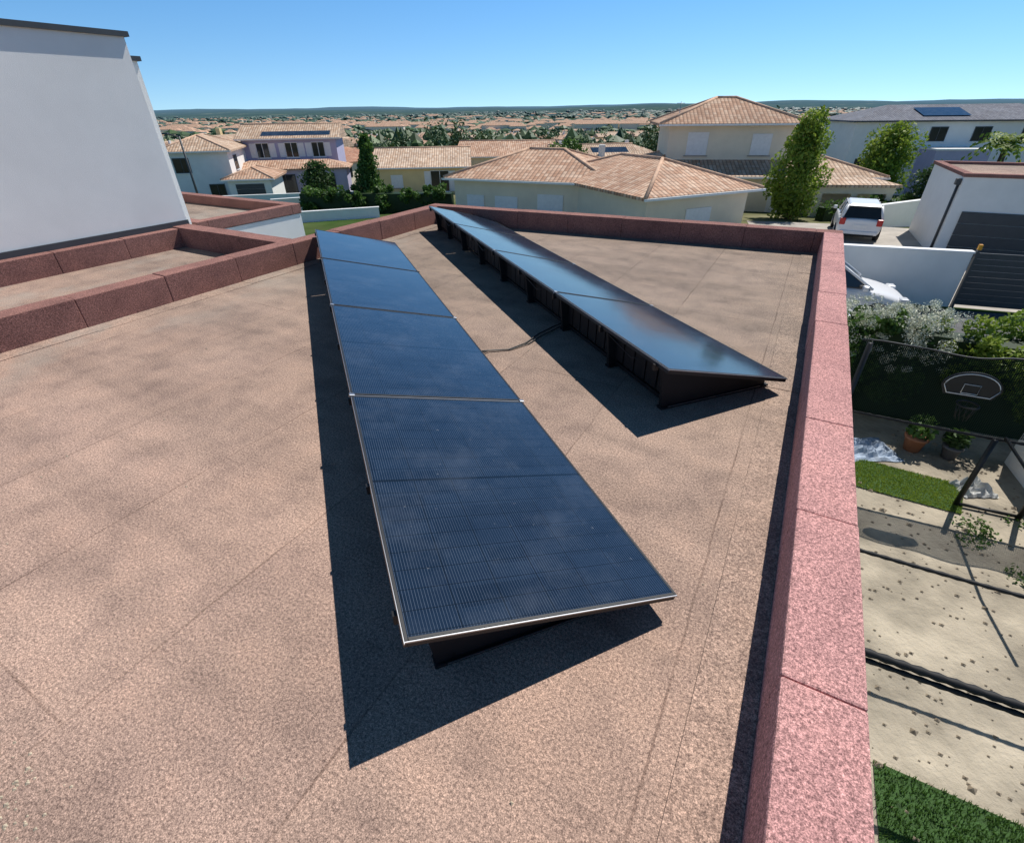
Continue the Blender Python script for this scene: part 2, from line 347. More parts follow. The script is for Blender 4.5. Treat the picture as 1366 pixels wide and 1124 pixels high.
for q in range(190):
    if q<110: x,y=rd.gauss(-1.72,.10),rd.gauss(.66,.07)
    else: x,y=rd.uniform(-4,1),rd.uniform(.5,6)
    s=rd.uniform(.003,.009); k=len(vs)
    vs+=[(x-s,y,0),(x,y-s,0),(x+s*1.3,y,0),(x,y+s,0),(x,y,s*1.1)]; fs+=[(k,k+1,k+4),(k+1,k+2,k+4),(k+2,k+3,k+4),(k+3,k,k+4)]
mesh('roof_debris',vs,fs,simple('pale_grit',(.45,.38,.28),.9,.4,60))
# ---------------------------------------------------------------- vegetation
def leaves(vs,fs,tn,c,rad,n_,size,rnd):
    for _ in range(n_):
        while True:
            p=Vector((rnd.uniform(-1,1),rnd.uniform(-1,1),rnd.uniform(-1,1)))
            if .25<p.length<1: break
        q=Vector((c[0]+p.x*rad[0],c[1]+p.y*rad[1],c[2]+p.z*rad[2]))
        a=Vector((rnd.gauss(0,1),rnd.gauss(0,1),rnd.gauss(0,1))).normalized(); b_=a.cross(Vector((rnd.gauss(0,1),rnd.gauss(0,1),rnd.gauss(0,1)))).normalized()
        s=size*rnd.uniform(.6,1.3); k=len(vs)
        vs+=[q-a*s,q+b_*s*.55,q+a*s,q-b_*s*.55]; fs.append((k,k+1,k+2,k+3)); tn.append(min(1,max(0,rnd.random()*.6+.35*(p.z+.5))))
def tree(name,x,y,zg,h,w,mat,nl=5000,cs=.12,seed=1,shape='round',trunk=.25):
    rnd=random.Random(seed); E=empty(name,(x,y,zg))
    th=h*trunk; r0=w*.035+.04
    tube('trunk',[(0,0,-.2),(.03,0,th),(0,.04,h*.6),(0,0,h*.9)],[r0,r0*.8,r0*.5,.02],M_BARK,E)
    for k in range(7):
        a=rnd.uniform(0,6.28); z=rnd.uniform(th*.8,h*.65); l=w*.3
        tube('limb_%d'%(k+1),[(0,0,z),(math.cos(a)*l*.5,math.sin(a)*l*.5,z+l*.35),(math.cos(a)*l,math.sin(a)*l,z+l*.8)],[r0*.4,r0*.25,.01],M_BARK,E,6)
    vs=[];fs=[];tn=[]; K=56
    for k in range(K):
        t=(k+.5)/K; z=th*.8+(h-th*.8)*t
        if shape=='cone': prof=(1-t)**.75*.95+.06
        elif shape=='column': prof=math.sin(math.pi*min(1,max(0,t*.86+.1)))**.55
        else: prof=math.sqrt(max(.05,1-(2*t-1)**2))
        a=k*2.4+rnd.random(); rr=w*.5*prof*rnd.uniform(.2,.85); cr=w*.17*(.6+prof*.5)*rnd.uniform(.7,1.35)
        leaves(vs,fs,tn,(math.cos(a)*rr,math.sin(a)*rr,z),(cr,cr,cr*1.1),nl//K,cs,rnd)
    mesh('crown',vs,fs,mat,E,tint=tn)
    return E
def hedge(name,p0,p1,depth,z0,z1,mat,n_=5000,cs=.06,seed=3,flowers=0,fr=(0,1)):
    rnd=random.Random(seed); a=Vector((p0[0],p0[1],0)); b_=Vector((p1[0],p1[1],0)); L=(b_-a).length; dd=(b_-a)/L; q=Vector((-dd.y,dd.x,0))
    E=empty(name,mat=frame(a,dd,q,zz))
    box('inner_stems',0,L,depth*.25,depth*.75,z0,z1-.35,M_LEAFD,E)
    vs=[];fs=[];tn=[]; K=int(L/.35)*6
    for k in range(K):
        x=rnd.uniform(0,L); z=z0+(z1-z0)*math.sqrt(rnd.random())*rnd.uniform(.88,1.06); y=rnd.uniform(0,depth); c=rnd.uniform(.14,.36)
        leaves(vs,fs,tn,(x,y,z-c*.5),(c,c,c),n_//K,cs,rnd)
    mesh('foliage',vs,fs,mat,E,tint=tn)
    if flowers:
        vs=[];fs=[];tn=[]
        for k in range(240):
            x=L*(fr[0]+(fr[1]-fr[0])*rnd.random()); z=z1+.08-rnd.random()**1.3*(z1-z0)*.5; y=rnd.uniform(-.08,depth*.8); c=rnd.uniform(.05,.17)
            leaves(vs,fs,tn,(x,y,z),(c,c,c*.7),flowers//240,cs*.38,rnd)
        mesh('flowers',vs,fs,M_FLOWER,E,tint=tn)
    return E
# ---------------------------------------------------------------- houses
def roofgeo(w,dp,ze,pitch,kind,ov=.4,x0=0,y0=0,th=.14):
    X0,X1,Y0,Y1=x0-ov,x0+w+ov,y0-ov,y0+dp+ov; hx,hy=X1-X0,Y1-Y0
    B=[(X0,Y0),(X1,Y0),(X1,Y1),(X0,Y1)]
    vs=[(x,y,ze-th) for x,y in B]+[(x,y,ze) for x,y in B]
    fs=[(0,3,2,1),(0,1,5,4),(1,2,6,5),(2,3,7,6),(3,0,4,7)]
    rz=ze+min(hx,hy)/2*pitch
    if hx>=hy:
        c=hy/2 if kind=='hip' else 0; vs+=[(X0+c,(Y0+Y1)/2,rz),(X1-c,(Y0+Y1)/2,rz)]; fs+=[(4,5,9,8),(5,6,9),(6,7,8,9),(7,4,8)]; eds=[(4,8),(5,9),(6,9),(7,8),(8,9)]
    else:
        c=hx/2 if kind=='hip' else 0; vs+=[((X0+X1)/2,Y0+c,rz),((X0+X1)/2,Y1-c,rz)]; fs+=[(4,5,8),(5,6,9,8),(6,7,9),(7,4,8,9)]; eds=[(4,8),(5,8),(6,9),(7,9),(8,9)]
    if kind!='hip': eds=eds[-1:]
    return vs,fs,eds
mat_ridge=simple('ridge_tile',(.58,.38,.26),.9,.25,3)
def roof(par,w,dp,ze,pitch,kind,mat,ov=.4,x0=0,y0=0,nm='roof'):
    vs,fs,eds=roofgeo(w,dp,ze,pitch,kind,ov,x0,y0)
    mesh(nm,vs,fs,mat,par,uv=True)
    box(nm+'_gutter',x0-ov-.08,x0+w+ov+.08,y0-ov-.10,y0-ov-.01,ze-.13,ze-.03,M_SHUT if mat is not M_SLATE else M_DARKGREY,par)
    if mat is not M_SLATE:
        for i,(a,b_) in enumerate(eds): tube('%s_ridge_tiles_%d'%(nm,i+1),[vs[a],vs[b_]],.1,mat_ridge,par,6)
    return vs
def window(par,face,w,dp,a,z,ww,wh,kind,x0=0,y0=0):
    def P(u0,u1,o0,o1,za,zb):
        if face=='F': return (x0+u0,x0+u1,y0-o1,y0-o0,za,zb)
        if face=='R': return (x0+w+o0,x0+w+o1,y0+u0,y0+u1,za,zb)
        return (x0-o1,x0-o0,y0+u0,y0+u1,za,zb)
    if kind=='shut':
        box('shutter',*P(a,a+ww,.01,.05,z,z+wh),M_SHUT,par)
        boxes('shutter_slats',[P(a+.02,a+ww-.02,.051,.06,z+.06+i*.16,z+.17+i*.16) for i in range(int((wh-.1)/.16))],M_SHUT,par)
        box('window_sill',*P(a-.1,a+ww+.1,.004,.12,z-.08,z-.01),M_CONC,par)
    elif kind=='garage':
        boxes('garage_door',[P(a,a+ww,.01,.04,z+i*.42,z+i*.42+.405) for i in range(int(wh/.42))],M_DARKGREY,par)
    else:
        box('window_pane',*P(a,a+ww,.01,.03,z,z+wh),M_GLASS,par)
        f=.06; mt=M_SHUT if kind=='win' else M_DARKGREY
        boxes('window_frame',[P(a-f,a,.005,.06,z-f,z+wh+f),P(a+ww,a+ww+f,.005,.06,z-f,z+wh+f),P(a,a+ww,.005,.058,z+wh,z+wh+f),P(a,a+ww,.005,.058,z-f,z),P(a+ww/2-.03,a+ww/2+.03,.031,.055,z,z+wh)],mt,par)
        box('window_sill',*P(a-.12,a+ww+.12,.004,.12,z-f-.06,z-f-.002),M_SHUT,par)
        if kind=='win': boxes('open_shutters',[P(a-f-.62,a-f-.02,.005,.045,z,z+wh),P(a+ww+f+.02,a+ww+f+.62,.005,.045,z,z+wh)],M_SHUT,par)
def solar_on_roof(par,pts):
    mesh('roof_solar_panels',pts,[(0,1,2,3)],M_CELL,par)
F=empty('hip_roof_bungalow',(6.1,23.6,0),math.atan2(.406,.914))
box('walls_front_wing',0,6,0,9.5,-5,-1.56,M_STUC2,F)
roof(F,6,9.5,-1.5,.33,'hip',M_TILE,.45,nm='front_roof')
window(F,'F',6,0,2.3,-4.1,1.5,1.9,'shut'); window(F,'L',6,0,1.0,-3.9,1.2,1.3,'shut'); window(F,'R',6,0,3,-3.9,1.2,1.3,'shut')
F2=empty('west_wing'); F2.parent=F
mw=Matrix.Translation((-3.2,31.9,0))@Matrix.Rotation(-.403,4,'Z'); mf=Matrix.Translation((6.1,23.6,0))@Matrix.Rotation(math.atan2(.406,.914),4,'Z')
F2.matrix_local=mf.inverted()@mw
box('walls_west_wing',0,9,0,6.8,-5,-1.56,M_STUC2,F2)
roof(F2,9,6.8,-1.49,.33,'hip',M_TILE,.45,nm='west_roof')
window(F2,'F',9,0,.8,-3.9,1.1,1.5,'shut'); window(F2,'F',9,0,2.6,-3.9,1.4,1.5,'shut'); window(F2,'F',9,0,5.2,-4.3,1.5,2.1,'shut')
Hh=empty('two_storey_villa',(7.6,35.5,0),math.radians(-9))
box('walls_lower',0,15,0,9,-5.6,-1.96,M_STUC2,Hh)
roof(Hh,15,9,-1.9,.3,'hip',M_TILE2,.45,nm='lower_roof')
box('walls_upper',2.6,10.2,2,8.4,-2.4,.84,M_STUC2,Hh)
roof(Hh,7.6,6.4,.9,.36,'hip',M_TILE,.7,2.6,2,nm='upper_roof')
window(Hh,'F',7.6,0,5.2,-.9,1.2,1.2,'shut',2.6,2); window(Hh,'F',7.6,0,1.2,-.9,1.3,1.3,'shut',2.6,2)
window(Hh,'F',15,0,1.5,-4.2,1.4,1.3,'shut'); window(Hh,'F',15,0,9,-4.2,1.4,1.3,'shut')
pa=[]
for k in range(3):
    x=11+k*1.9; pa.append((x,x+.35,-2.2,-1.85,-5,-2.6))
pa.append((11,15.2,-2.2,-1.85,-2.6,-2.1)); boxes('porch_arches',pa,M_STUC2,Hh)
vs,fs,_=roofgeo(4.2,2.2,-2.1,.2,'hip',.2,11,-2.2); mesh('porch_roof',vs,fs,M_TILE2,Hh,uv=True)
tube('tv_antenna',[(3.2,3,.6),(3.2,3,2.1)],.018,M_ALU,Hh); tube('antenna_bar',[(2.95,3,2.0),(3.45,3,2.0)],.012,M_ALU,Hh)
box('skylight',1.6,2.3,1.2,1.9,-1.5,-1.25,M_DARKGREY,Hh)
J=empty('slate_roof_house',(36.5,60,0),math.radians(-8))
box('walls',0,22,0,9,-7,.3,M_STUC,J); roof(J,22,9,.36,.27,'hip',M_SLATE,.5)
for a in(3.6,7.4,11.5,16): window(J,'F',22,0,a,-1.5,1.5,1.2,'dark')
solar_on_roof(J,[(6.5,.6,.75),(11,.6,.75),(11,3.2,1.45),(6.5,3.2,1.45)])
box('front_annex',7,12,-3,-.02,-7,-2.2,M_LAV,J); box('front_annex_coping',6.9,12.1,-3.1,-.01,-2.2,-2.05,M_SHUT,J)
window(J,'F',22,0,1.0,-4.6,1.6,1.4,'dark')
Lg=empty('garage_building',(16.7,19.9,0),math.radians(-26.6))
box('walls',0,12,0,5.4,-3.5,-.46,M_STUC,Lg)
box('flat_roof',.2,11.8,.2,5.2,-.46,-.445,M_ROOF,Lg)
boxes('coping',[(-.06,12.06,-.06,.22,-.46,-.34),(-.06,12.06,5.2,5.46,-.46,-.34),(-.06,.22,.222,5.198,-.46,-.34)],M_COPD,Lg,.01)
window(Lg,'F',12,0,.35,-3.28,2.7,1.7,'garage')
tube('downpipe',[(-.05,.3,-.6),(-.05,.3,-3.2)],.045,M_DARKGREY,Lg); box('rain_hopper',-.16,-.005,.18,.42,-.75,-.55,M_DARKGREY,Lg)
C=empty('lavender_house',(-27.5,57,0),math.radians(10))
box('walls_upper',0,9.5,2,9,-7,-.6,M_LAV,C); roof(C,9.5,7,-.55,.3,'gable',M_TILE2,.5,0,2)
solar_on_roof(C,[(2,2.2,-.33),(9,2.2,-.33),(9,3.4,.03),(2,3.4,.03)])
box('walls_lower',-1,10.5,-1.5,1.98,-7,-3.2,M_LAV,C)
vs,fs,_=roofgeo(11.5,3.6,-3.1,.3,'hip',.4,-1,-1.5); mesh('lower_roof',vs,fs,M_TILE,C,uv=True)
for a,k in((1.4,'win'),(4.3,'win'),(7.0,'win')): window(C,'F',9.5,0,a,-2.3,1.2,1.3,k,0,2)
for a,k,w_ in((.3,'shut',2.2),(4.5,'dark',1.8),(7.8,'dark',2.4)): window(C,'F',11.5,0,a,-5.6,w_,1.9,k,-1,-1.5)
B_=empty('white_house',(-31.2,50,0),math.radians(14))
box('walls',0,5.6,0,8,-6.5,-1.16,M_STUC,B_); roof(B_,5.6,8,-1.1,.35,'hip',M_TILE2,.4)
window(B_,'F',5.6,0,1,-2.8,1.2,1.1,'dark'); window(B_,'F',5.6,0,3.4,-5.2,1.2,1.3,'dark'); window(B_,'R',5.6,0,2,-2.8,1.2,1.1,'dark')
B2=empty('tile_roof_garage',(-25,48.5,0),math.radians(10)); box('walls',0,3.6,0,5,-6.5,-3.3,M_STUC,B2); roof(B2,3.6,5,-3.2,.35,'hip',M_TILE,.4)
window(B2,'F',3.6,0,.6,-5.3,2.4,2,'garage')
E_=empty('yellow_house',(-13.6,56,0),math.radians(4)); box('walls',0,9.4,0,8,-7,-3.16,M_YEL,E_); roof(E_,9.4,8,-3.1,.34,'gable',M_TILE2,.4)
window(E_,'F',9.4,0,1.5,-5,1.2,1.2,'shut'); window(E_,'F',9.4,0,5.6,-5.4,1.8,1.9,'win')
E2=empty('long_roof_house',(-6,66,0),math.radians(-5)); box('walls',0,11,0,8,-8,-3.0,M_STUC2,E2); roof(E2,11,8,-2.9,.32,'gable',M_TILE,.4)
G_=empty('solar_roof_house',(5.5,63,0),math.radians(6)); box('walls',0,9.5,0,8,-8,-3.4,M_STUC2,G_); roof(G_,9.5,8,-3.3,.32,'gable',M_TILE2,.4)
solar_on_roof(G_,[(4.5,.3,-3.03),(8.8,.3,-3.03),(8.8,3,-2.16),(4.5,3,-2.16)])
def ghouse(i,w,dp,hw,kind,tm,wm):
    vs=[];fs=[];mi=[]
    def add(v,f,m_):
        k=len(vs); vs.extend(v); fs.extend([tuple(a+k for a in q) for q in f]); mi.extend([m_]*len(f))
    add(bx(0,w,0,dp,-3,hw),BF,0)
    v,f,_=roofgeo(w,dp,hw,.32,kind,.4); add(v,f,1)
    add(bx(w*.6,w*.6+.5,dp*.55,dp*.55+.6,hw,hw+2.0),BF,0)
    for x in(w*.15,w*.45,w*.75): add(bx(x,x+1.2,-.04,-.01,hw-1.9,hw-.6),BF,2)
    for x in(dp*.25,dp*.65):
        add(bx(w+.01,w+.04,x,x+1.2,hw-1.9,hw-.6),BF,2); add(bx(-.04,-.01,x,x+1.2,hw-1.9,hw-.6),BF,2)
    me=bpy.data.meshes.new('suburban_house_%d'%i); me.from_pydata([tuple(q) for q in vs],[],fs)
    for q in(wm,tm,M_GLASS): me.materials.append(q)
    for p,q in zip(me.polygons,mi): p.material_index=q
    roofuv(me); return me
GM=[ghouse(0,11,8,2.9,'hip',M_TILE,M_STUC2),ghouse(1,12,7.5,2.9,'gable',M_TILE2,M_STUC),ghouse(2,9,8,5.4,'hip',M_TILE,M_STUC),ghouse(3,14,8,2.9,'hip',M_TILE3,M_STUC2),ghouse(4,10,9,3.1,'gable',M_TILE,M_STUC2),ghouse(5,10,7,5.2,'gable',M_TILE2,M_YEL),ghouse(6,13,8,2.9,'hip',M_TILE2,M_STUC)]
EX=[(-22,60,13),(-29,54,9),(-9,60,11),(0,70,10),(10,67,10),(15,41,13),(47,64,17),(4,30,15),(22,22,14),(31,45,6),(36,40,5)]
tv=[];tf=[];tt=[]
ico=bmesh.new(); bmesh.ops.create_icosphere(ico,subdivisions=1,radius=1); IV=[v.co.copy() for v in ico.verts]; IF=[tuple(v.index for v in f.verts) for f in ico.faces]; ico.free()
def fartree(x,y,h,w,near):
    z=tz(x,y)
    if near:
        lv=[];lf=[];lt=[]
        for q in range(16):
            a=R.uniform(0,6.28); rr=R.uniform(0,.34)*w
            leaves(lv,lf,lt,(x+math.cos(a)*rr,y+math.sin(a)*rr,z+h*R.uniform(.2,.82)),(w*.22,w*.22,h*.17),26,.24,R)
        k=len(tv); tv.extend(lv); tf.extend([tuple(a+k for a in q) for q in lf]); tt.extend(lt); return
    for q in range(2):
        ox,oy=R.uniform(-.3,.3)*w,R.uniform(-.3,.3)*w; s=R.uniform(.6,1); k=len(tv)
        for v in IV:
            f=R.uniform(.75,1.2); tv.append((x+ox+v.x*w*.5*s*f,y+oy+v.y*w*.5*s*f,z+h*.5+v.z*h*.5*s*f))
        for f in IF: tf.append(tuple(a+k for a in f)); tt.append(R.random()*.8)
yy=44
while yy<620:
    st=14.5 if yy<300 else 19
    x=-.75*yy-10
    while x<1.2*yy+15:
        X=x+R.uniform(-3,3); Y=yy+R.uniform(-3,3); x+=st*(1+ (yy>200)*.15)
        if any(math.hypot(X-a,Y-b_)<c for a,b_,c in EX): continue
        dens=.80 if yy<300 else .66
        if noise.noise(Vector((X/90,Y/90,0)))>.32: dens=.2
        if Y<62 and -12<X<4: continue
        if R.random()<dens and Y>52:
            me=R.choice(GM); o=bpy.data.objects.new('suburban_house',me); COL.objects.link(o); o.location=(X,Y,tz(X,Y)-.1); o.rotation_euler=(0,0,R.choice((0,1.57,0,3.14))+.3*math.sin(X/60)+R.uniform(-.15,.15))
            for _ in range(R.choice((1,2,2,3))):
                a=R.uniform(0,6.28); tx,ty=X+math.cos(a)*8,Y+math.sin(a)*8
                if ty>60: fartree(tx,ty,R.uniform(2.5,5.5),R.uniform(2.5,5),yy<130)
        elif Y>60:
            for _ in range(5): fartree(X+R.uniform(-7,7),Y+R.uniform(-7,7),R.uniform(4,9),R.uniform(3.5,7),yy<130)
    yy+=st
for _ in range(5200):
    t=R.random()**1.2; Y=590*(1+t*5); X=R.uniform(-.8,1.2)*Y
    if noise.noise(Vector((X/200,Y/200,1)))<-.2: continue
    fartree(X,Y,R.uniform(6,11)*(1+t*.8),R.uniform(9,24)*(1+t),False)
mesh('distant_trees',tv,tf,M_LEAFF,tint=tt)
vs=[];fs=[];mi=[]
for _ in range(1700):
    t=R.random()**1.3; Y=600*(1+t*3.4); X=R.uniform(-.8,1.2)*Y
    z=tz(X,Y); w=R.uniform(11,20); dp=R.uniform(8,11); hw=R.choice((5,6,8,9))
    if R.random()<.05: w*=3;hw=10
    k=len(vs); vs+=[(a+X,b_+Y,c_+z) for a,b_,c_ in bx(0,w,0,dp,-3,hw)]; fs+=[tuple(a+k for a in q) for q in BF]; mi+=[0]*6
    v,f,_=roofgeo(w,dp,hw,.5,'hip',.4); k=len(vs); vs+=[(a+X,b_+Y,c_+z) for a,b_,c_ in v]; fs+=[tuple(a+k for a in q) for q in f]; mi+=[1]*len(f)
mesh('distant_town',vs,fs,[M_STUC2,M_TILE],mi=mi,uv=True)
# ---------------------------------------------------------------- trees & hedges near
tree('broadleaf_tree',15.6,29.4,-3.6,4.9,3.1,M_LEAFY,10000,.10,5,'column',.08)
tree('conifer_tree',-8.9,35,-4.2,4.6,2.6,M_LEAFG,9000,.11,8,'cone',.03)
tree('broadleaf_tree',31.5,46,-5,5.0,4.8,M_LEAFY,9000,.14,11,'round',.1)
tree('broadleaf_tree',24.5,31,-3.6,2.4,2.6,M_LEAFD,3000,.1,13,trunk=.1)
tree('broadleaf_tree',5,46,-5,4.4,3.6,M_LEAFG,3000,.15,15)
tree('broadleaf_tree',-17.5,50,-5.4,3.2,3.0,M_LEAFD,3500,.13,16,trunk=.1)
hedge('garden_hedge',(-13.2,33.4),(-3.6,32.6),1.6,-4.6,-2.2,M_LEAFG,14000,.1,4)
hedge('garden_hedge',(17.4,28.6),(24,31.2),1,-4,-2.6,M_LEAFG,4000,.08,5)
hedge('flowering_hedge',(5.5,8.6),(7.55,7.67),1.0,-3.3,-1.25,M_LEAFG,15000,.045,6,flowers=21000,fr=(.12,1.03))
hedge('golden_hedge',(7.40,7.74),(12,5.7),1.0,-3.3,-1.3,M_LEAFY,24000,.045,7)
tree('laurel_bush',5.3,8.7,-3.3,2.1,1.3,M_LEAFY,4000,.045,9,trunk=.1)
PE=empty('palm_tree',(36,40.5,-5)); tube('trunk',[(0,0,0),(.1,0,2.4),(0,0,4.3)],[.28,.22,.2],M_BARK,PE)
vs=[];fs=[];tn=[]
for k in range(46):
    a=k*2.4; el=R.uniform(-.1,1.1); Lf=2.4; prev=None
    for s in range(9):
        t=s/8; r_=Lf*t*math.cos(el*(1-.3*t)); z=4.3+Lf*t*math.sin(el)-1.5*t*t
        c=Vector((math.cos(a)*r_,math.sin(a)*r_,z)); sd=Vector((-math.sin(a),math.cos(a),0)); wd=.32*math.sin(math.pi*min(.95,t+.08))
        if prev is not None:
            for sg in(-1,1):
                i=len(vs); vs+=[prev,prev+sd*sg*wd+Vector((0,0,-.12)),prev+sd*sg*wd*.9+(c-prev)*.5+Vector((0,0,-.14)),prev+(c-prev)*.6]; fs.append((i,i+1,i+2,i+3)); tn.append(R.random())
        prev=c
mesh('fronds',vs,fs,M_LEAFY,PE,tint=tn)
# ---------------------------------------------------------------- streets, walls, garden
def sheet(name,pts,z,mat): return mesh(name,[(x,y,z) for x,y in pts],[tuple(range(len(pts)))],mat)
sheet('road',[(3.5,17.0),(26,9.6),(25.1,6.9),(2.8,14.3)],-3.292,M_ASPH)
sheet('pavement',[(2.8,14.29),(25.1,6.89),(24.6,5.6),(2.4,12.9)],-3.286,M_CONC)
sheet('driveway',[(9,15.6),(18,12.4),(22,24),(16.2,26.5),(12.5,27.5)],-3.294,M_CONC)
def wallobj(name,p0,p1,th,z0,z1,mat,cap=None):
    a=Vector((p0[0],p0[1],0)); b_=Vector((p1[0],p1[1],0)); L=(b_-a).length; dd=(b_-a)/L; q=Vector((-dd.y,dd.x,0))
    E=empty(name,mat=frame(a,dd,q,zz)); box('wall_body',0,L,0,th,z0,z1,mat,E)
    if cap: box('wall_cap',-.03,L+.03,-.03,th+.03,z1,z1+.05,cap,E)
    return E
wallobj('white_garden_wall',(9.6,15.25),(13.05,14.15),.18,-3.4,-1.75,M_STUC,M_SHUT)
GT=empty('sliding_gate',mat=frame(Vector((13.1,14.1,0)),Vector((.945,-.33,0)).normalized(),Vector((.33,.945,0)).normalized(),zz))
boxes('gate_slats',[(.05,5,0,.04,-3.2+i*.165,-3.2+i*.165+.155) for i in range(9)],M_DARKGREY,GT); boxes('gate_posts',[(-.02,.04,-.03,.09,-3.3,-1.65),(5.01,5.1,-.03,.09,-3.3,-1.65)],M_DARKGREY,GT)
box('gate_lamp',-.03,.05,-.03,.06,-1.64,-1.5,simple('orange_plastic',(.8,.35,.02),.4),GT)
wallobj('white_garden_wall',(16,25.3),(24,29),.2,-4,-2.5,M_STUC,M_SHUT)
wallobj('white_garden_wall',(-12,29),(-7.5,30.5),.2,-4.2,-2.9,M_STUC,M_SHUT)
wallobj('white_garden_wall',(-16,36),(-9,39),.2,-5,-3.2,M_STUC,M_SHUT)
wallobj('white_garden_wall',(-24,43),(-13,45),.2,-6,-3.9,M_STUC,M_SHUT)
sheet('garden_soil',[(1,0),(8,-4),(14,3),(8.6,8),(5,9.3)],-3.296,M_SAND)
def turf(name,pts,z,dens,hgt,seed):
    sheet(name,pts,z,M_TURF); o=bpy.data.objects[name]; rnd=random.Random(seed); P=[Vector((a,b_,0)) for a,b_ in pts]; vs=[];fs=[];tn=[]
    for _ in range(dens):
        s,t=rnd.random(),rnd.random(); p=P[0].lerp(P[1],s).lerp(P[3].lerp(P[2],s),t); a=rnd.uniform(0,6.28); h=hgt*rnd.uniform(.5,1.2); k=len(vs); w_=.006
        vs+=[p+Vector((math.cos(a)*w_,math.sin(a)*w_,z)),p-Vector((math.cos(a)*w_,math.sin(a)*w_,-z)),p+Vector((rnd.gauss(0,.012),rnd.gauss(0,.012),z+h))]; fs.append((k,k+1,k+2)); tn.append(rnd.random()*.6+.3)
    mesh('grass_blades',vs,fs,M_LEAFY if hgt<.04 else M_LEAFG,o,tint=tn)
turf('artificial_grass',[(5.3,6.1),(6.6,5.35),(7.15,6.0),(5.9,6.75)],-3.28,8000,.03,1)
turf('lawn',[(3.3,2.15),(5.6,.9),(4.5,-1),(1.6,-1)],-3.286,30000,.05,2)
wallobj('white_garden_wall',(8.3,6.6),(7.0,3.2),.15,-3.4,-2.3,M_STUC,M_SHUT)
# pebbles, weeds and fallen leaves on the soil
rp=random.Random(9); vs=[];fs=[]
for _ in range(900):
    x=rp.uniform(3.2,8); y=rp.uniform(1,7.6); s=rp.uniform(.008,.03)*(1 if rp.random()<.9 else 2); k=len(vs); z=-3.294
    vs+=[(x-s,y,z),(x,y-s,z),(x+s*1.3,y,z),(x,y+s,z),(x,y,z+s*.8)]; fs+=[(k,k+1,k+4),(k+1,k+2,k+4),(k+2,k+3,k+4),(k+3,k,k+4)]
mesh('garden_pebbles',vs,fs,simple('pebble',(.26,.21,.15),.9,.5,30))
vs=[];fs=[];tn=[]
for _ in range(26):
    leaves(vs,fs,tn,(rp.uniform(6.2,7.6),rp.uniform(3.6,5.2),-3.27),(.16,.16,.07),40,.03,rp)
mesh('weeds',vs,fs,M_LEAFG,tint=tn)
def pot(x,y,r,h,col,plant):
    E=empty('potted_plant',(x,y,-3.29)); tube('pot',[(0,0,0),(0,0,h*.85),(0,0,h*.86),(0,0,h)],[r*.7,r*.95,r*1.08,r*1.08],simple('pot_glaze',col,.6),E,16)
    vs=[];fs=[];tn=[]; leaves(vs,fs,tn,(0,0,h+r),(r*1.3,r*1.3,r*1.4),260,.05,rp); mesh('leaves',vs,fs,plant,E,tint=tn)
pot(7.0,7.0,.17,.28,(.35,.14,.07),M_LEAFG); pot(7.45,6.75,.14,.24,(.12,.12,.13),M_LEAFD)
TR=empty('trampoline_frame')
u=Vector((.9,-.43,0)).normalized()
def pad(nm,p,Lp,z,r=.035):
    a=Vector((p[0],p[1],z)); n_=int(Lp/.12); pts=[];rr=[]
    for i in range(n_*2+1):
        t=i/(n_*2); pts.append(a+u*Lp*t+Vector((0,0,-.03*math.sin(math.pi*t)))); rr.append(r if i%2 else r*.75)
    tube(nm,pts,rr,M_PLAST,TR,8)
pad('rail_far',(5.0,6.46),3.6,-2.1,.025); pad('rail_middle',(3.45,3.69),3.5,-2.1,.024); pad('rail_near',(2.85,2.54),3.5,-2.1,.038)
pad('rail_near_pad',(2.86,2.50),3.5,-2.16,.025)
tube('rail_side',[(6.85,5.6,-2.1),(6.3,4.45,-2.1),(6.0,3.6,-2.1)],.02,M_BLACK,TR)
legs=[(6.67,5.56,-2.1),(7.35,5.25,-2.1),(8.0,4.95,-1.0),(5.05,6.4,-1.0)]
for i,(x,y,zt) in enumerate(legs): tube('leg_%d'%(i+1),[(x,y,-3.3),(x,y,zt)],.035,M_BLACK,TR)
tube('brace_1',[(6.67,5.56,-3.25),(7.35,5.25,-3.25)],.025,M_BLACK,TR)
m,nt,b=nmat('safety_net'); tc=N(nt,'ShaderNodeTexCoord'); sx=N(nt,'ShaderNodeSeparateXYZ'); nt.links.new(tc.outputs['Object'],sx.inputs[0])
fx=mth(nt,'FRACT',mth(nt,'MULTIPLY',sx.outputs[0],45)); fz=mth(nt,'FRACT',mth(nt,'MULTIPLY',sx.outputs[2],45))
al=mth(nt,'MAXIMUM',mth(nt,'LESS_THAN',fx,.45),mth(nt,'LESS_THAN',fz,.45)); nt.links.new(al,b.inputs['Alpha']); b.inputs['Base Color'].default_value=(.010,.018,.013,1); b.inputs['Roughness'].default_value=.9; b.inputs['Specular IOR Level'].default_value=.1
NT=empty('netting_holder',mat=frame(Vector((5.0,6.5,0)),u,Vector((-u.y,u.x,0)),zz)); NT.parent=TR
vs=[];fs=[]
for i in range(31):
    x=i*.12; vs+=[(x,.02*math.sin(i*1.1),-2.1),(x,.03*math.sin(i*.9+1),-1.0+.03*math.sin(i*.5))]
for i in range(30): fs.append((2*i,2*i+2,2*i+3,2*i+1))
mesh('safety_net',vs,fs,m,NT,smooth=True)
tube('net_top_rail',[(i*.12,.03*math.sin(i*.9+1),-1.0+.03*math.sin(i*.5)) for i in range(31)],.012,M_BLACK,NT,6)
BB=empty('basketball_backboard',mat=frame(Vector((5.0,6.5,0))+u*1.35+Vector((0,-.08,0)),u,Vector((-u.y,u.x,0)),zz))
